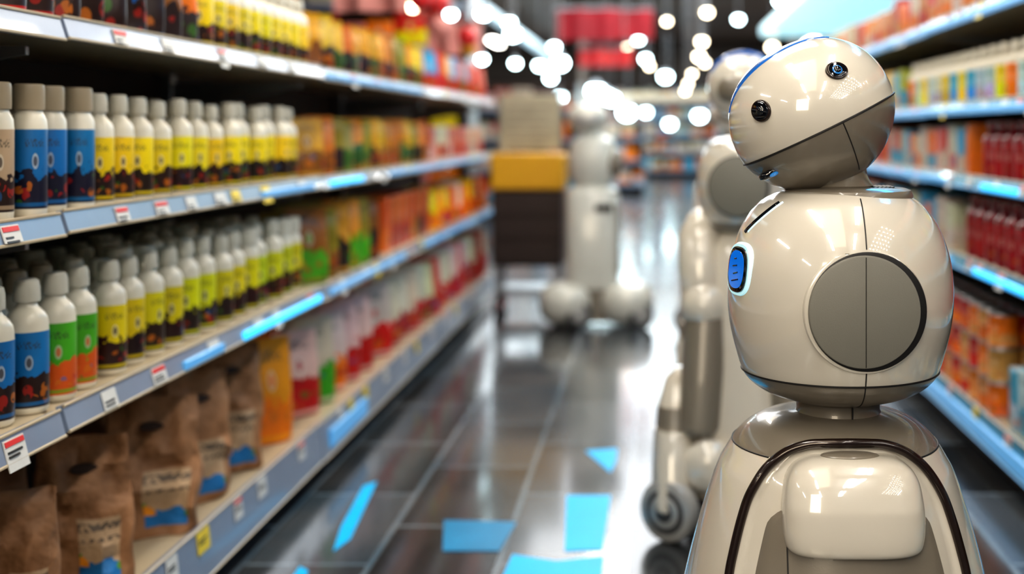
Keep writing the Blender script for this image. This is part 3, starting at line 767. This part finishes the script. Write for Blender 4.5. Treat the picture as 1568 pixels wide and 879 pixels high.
# ------------------------------------------------------------------ lamps
def pendants(name,lst,m):
    b=MB()
    for (x,y,z,r) in lst:
        b.ell((x,y,z),(r,r,r*.85),m,16,10); b.loft([(r*.5,r*.9,r*.9,2,0,0),(r*1.1,r*.45,r*.45,2,0,0),(r*1.3,.012,.012,2,0,0)],'metal',16,(x,y,z)); b.tube([(x,y,z+r*1.2),(x,y,3.2)],.005,'metal',6)
    return b.build(name)
pendants('pendant_lamps',[(-1.37,10,2.06,.05),(-1.16,10,1.99,.04),(-1.14,10.1,1.90,.055),(-1.11,10,1.66,.035),(-1.12,14,2.06,.05),(-1.05,14,1.88,.08),(-1.30,14.2,1.86,.05),(-1.14,13.8,1.70,.05),(-.92,20,1.75,.13),(-.78,20.2,1.68,.11),(-.68,20.4,1.64,.10),(-.42,20,1.41,.12),(-.12,20,2.27,.06),(-.23,19.5,2.55,.06),(.25,25,2.2,.1),(.9,24,1.4,.1),(-.5,25,1.2,.1),(1.1,16,2.55,.05),(-1.5,9.8,1.78,.04),(-1.35,9.8,1.68,.035),(-1.2,16,1.55,.06),(.35,26,1.25,.09),(-.15,26,1.5,.08),(1.75,17,2.9,.07),(-1.45,8.9,1.95,.035)],'bokehc')
pendants('pendant_lamps',[(.55,14,2.12,.045),(.61,14,2.45,.045),(.52,14,1.95,.045),(.47,15,1.80,.03),(.45,16,1.72,.03),(.44,17,1.66,.03),(1.62,15.6,2.38,.08),(1.48,15.4,2.15,.05),(-1.9,9.8,2.1,.045),(-1.7,9.8,2.2,.045),(-.35,17,2.25,.04),(.2,18,2.7,.04),(-.05,17,2.0,.035),(-1.6,9.2,1.66,.03),(.75,18,2.1,.04)],'bokeh')
def fixture(x,y,l=1.3,w=.05):
    b=MB(); b.box(x-.09,x+.09,y-l/2-.03,y+l/2+.03,2.98,3.04,'metal',.006)
    for dx in (-.045,.045): b.tube([(x+dx,y-l/2,2.965),(x+dx,y+l/2,2.965)],w*.5,'tube',10)
    for yy in (y-l*.3,y+l*.3): b.tube([(x,yy,3.03),(x,yy,3.2)],.006,'metal',6)
    return b.build('ceiling_lamp')
for y in (-2.6,-.6,1.4,3.6,6.2,9,12.5): 
    fixture(-.55,y); fixture(.75,y)
for y in (-2,1,16,21,26): fixture(-3.3,y); fixture(3.3,y)
b=MB(); b.box(1.4,2.6,-2.0,1.2,2.58,2.62,'metal',.01)
for i in range(6):
    for j in range(12): b.disc((1.5+.2*i,-1.85+.265*j,2.572),(0,0,-1),.035,.02,'dots',14,.004)
for x in (1.5,2.5):
    for y in (-1.9,1.1): b.tube([(x,y,2.6),(x,y,3.2)],.006,'metal',6)
b.build('downlight_panel')
def area(name,loc,sx,sy,pw,col,rot=(0,0,0)):
    l=bpy.data.lights.new(name,'AREA'); l.shape='RECTANGLE'; l.size=sx; l.size_y=sy; l.energy=pw; l.color=col
    o=bpy.data.objects.new(name,l); S.collection.objects.link(o); o.location=loc; o.rotation_euler=rot; return o
area('ceiling_panel_light',(-.2,.3,3.1),.9,3,26,(1,.84,.62))
area('ceiling_panel_light',(-.1,5.5,3.1),1.0,5,58,(1,.87,.68))
area('ceiling_panel_light',(0,12,3.1),2.5,8,210,(.92,.96,1))
area('ceiling_panel_light',(0,22,3.1),6,10,760,(.85,.95,1))
area('front_fill_light',(-1.0,-2.2,2.1),1.2,1.2,42,(1,.84,.62),(math.radians(70),0,math.radians(-12)))  # added fill lamp behind the camera, no storefront modelled
area('cyan_shelf_light',(.98,4.8,2.15),.15,4.6,16,(.05,.5,1),(0,math.radians(12),0))
w=bpy.data.worlds.new('World'); S.world=w; w.use_nodes=True
w.node_tree.nodes['Background'].inputs[0].default_value=(.55,.6,.66,1); w.node_tree.nodes['Background'].inputs[1].default_value=.16

# ------------------------------------------------------------------ camera
cd=bpy.data.cameras.new('camera'); cam=bpy.data.objects.new('camera',cd); S.collection.objects.link(cam)
cam.location=(0,0,1.12); cam.rotation_euler=(math.pi/2,0,0)
cd.sensor_width=36; cd.lens=1900/1568*36; cd.shift_x=-216/1568; cd.shift_y=-240/1568
cd.dof.use_dof=True; cd.dof.focus_distance=1.80; cd.dof.aperture_fstop=1.9; cd.clip_start=.02
S.camera=cam
S.view_settings.view_transform='Standard'
try: S.view_settings.look='Medium High Contrast'
except Exception: pass
S.view_settings.exposure=.08
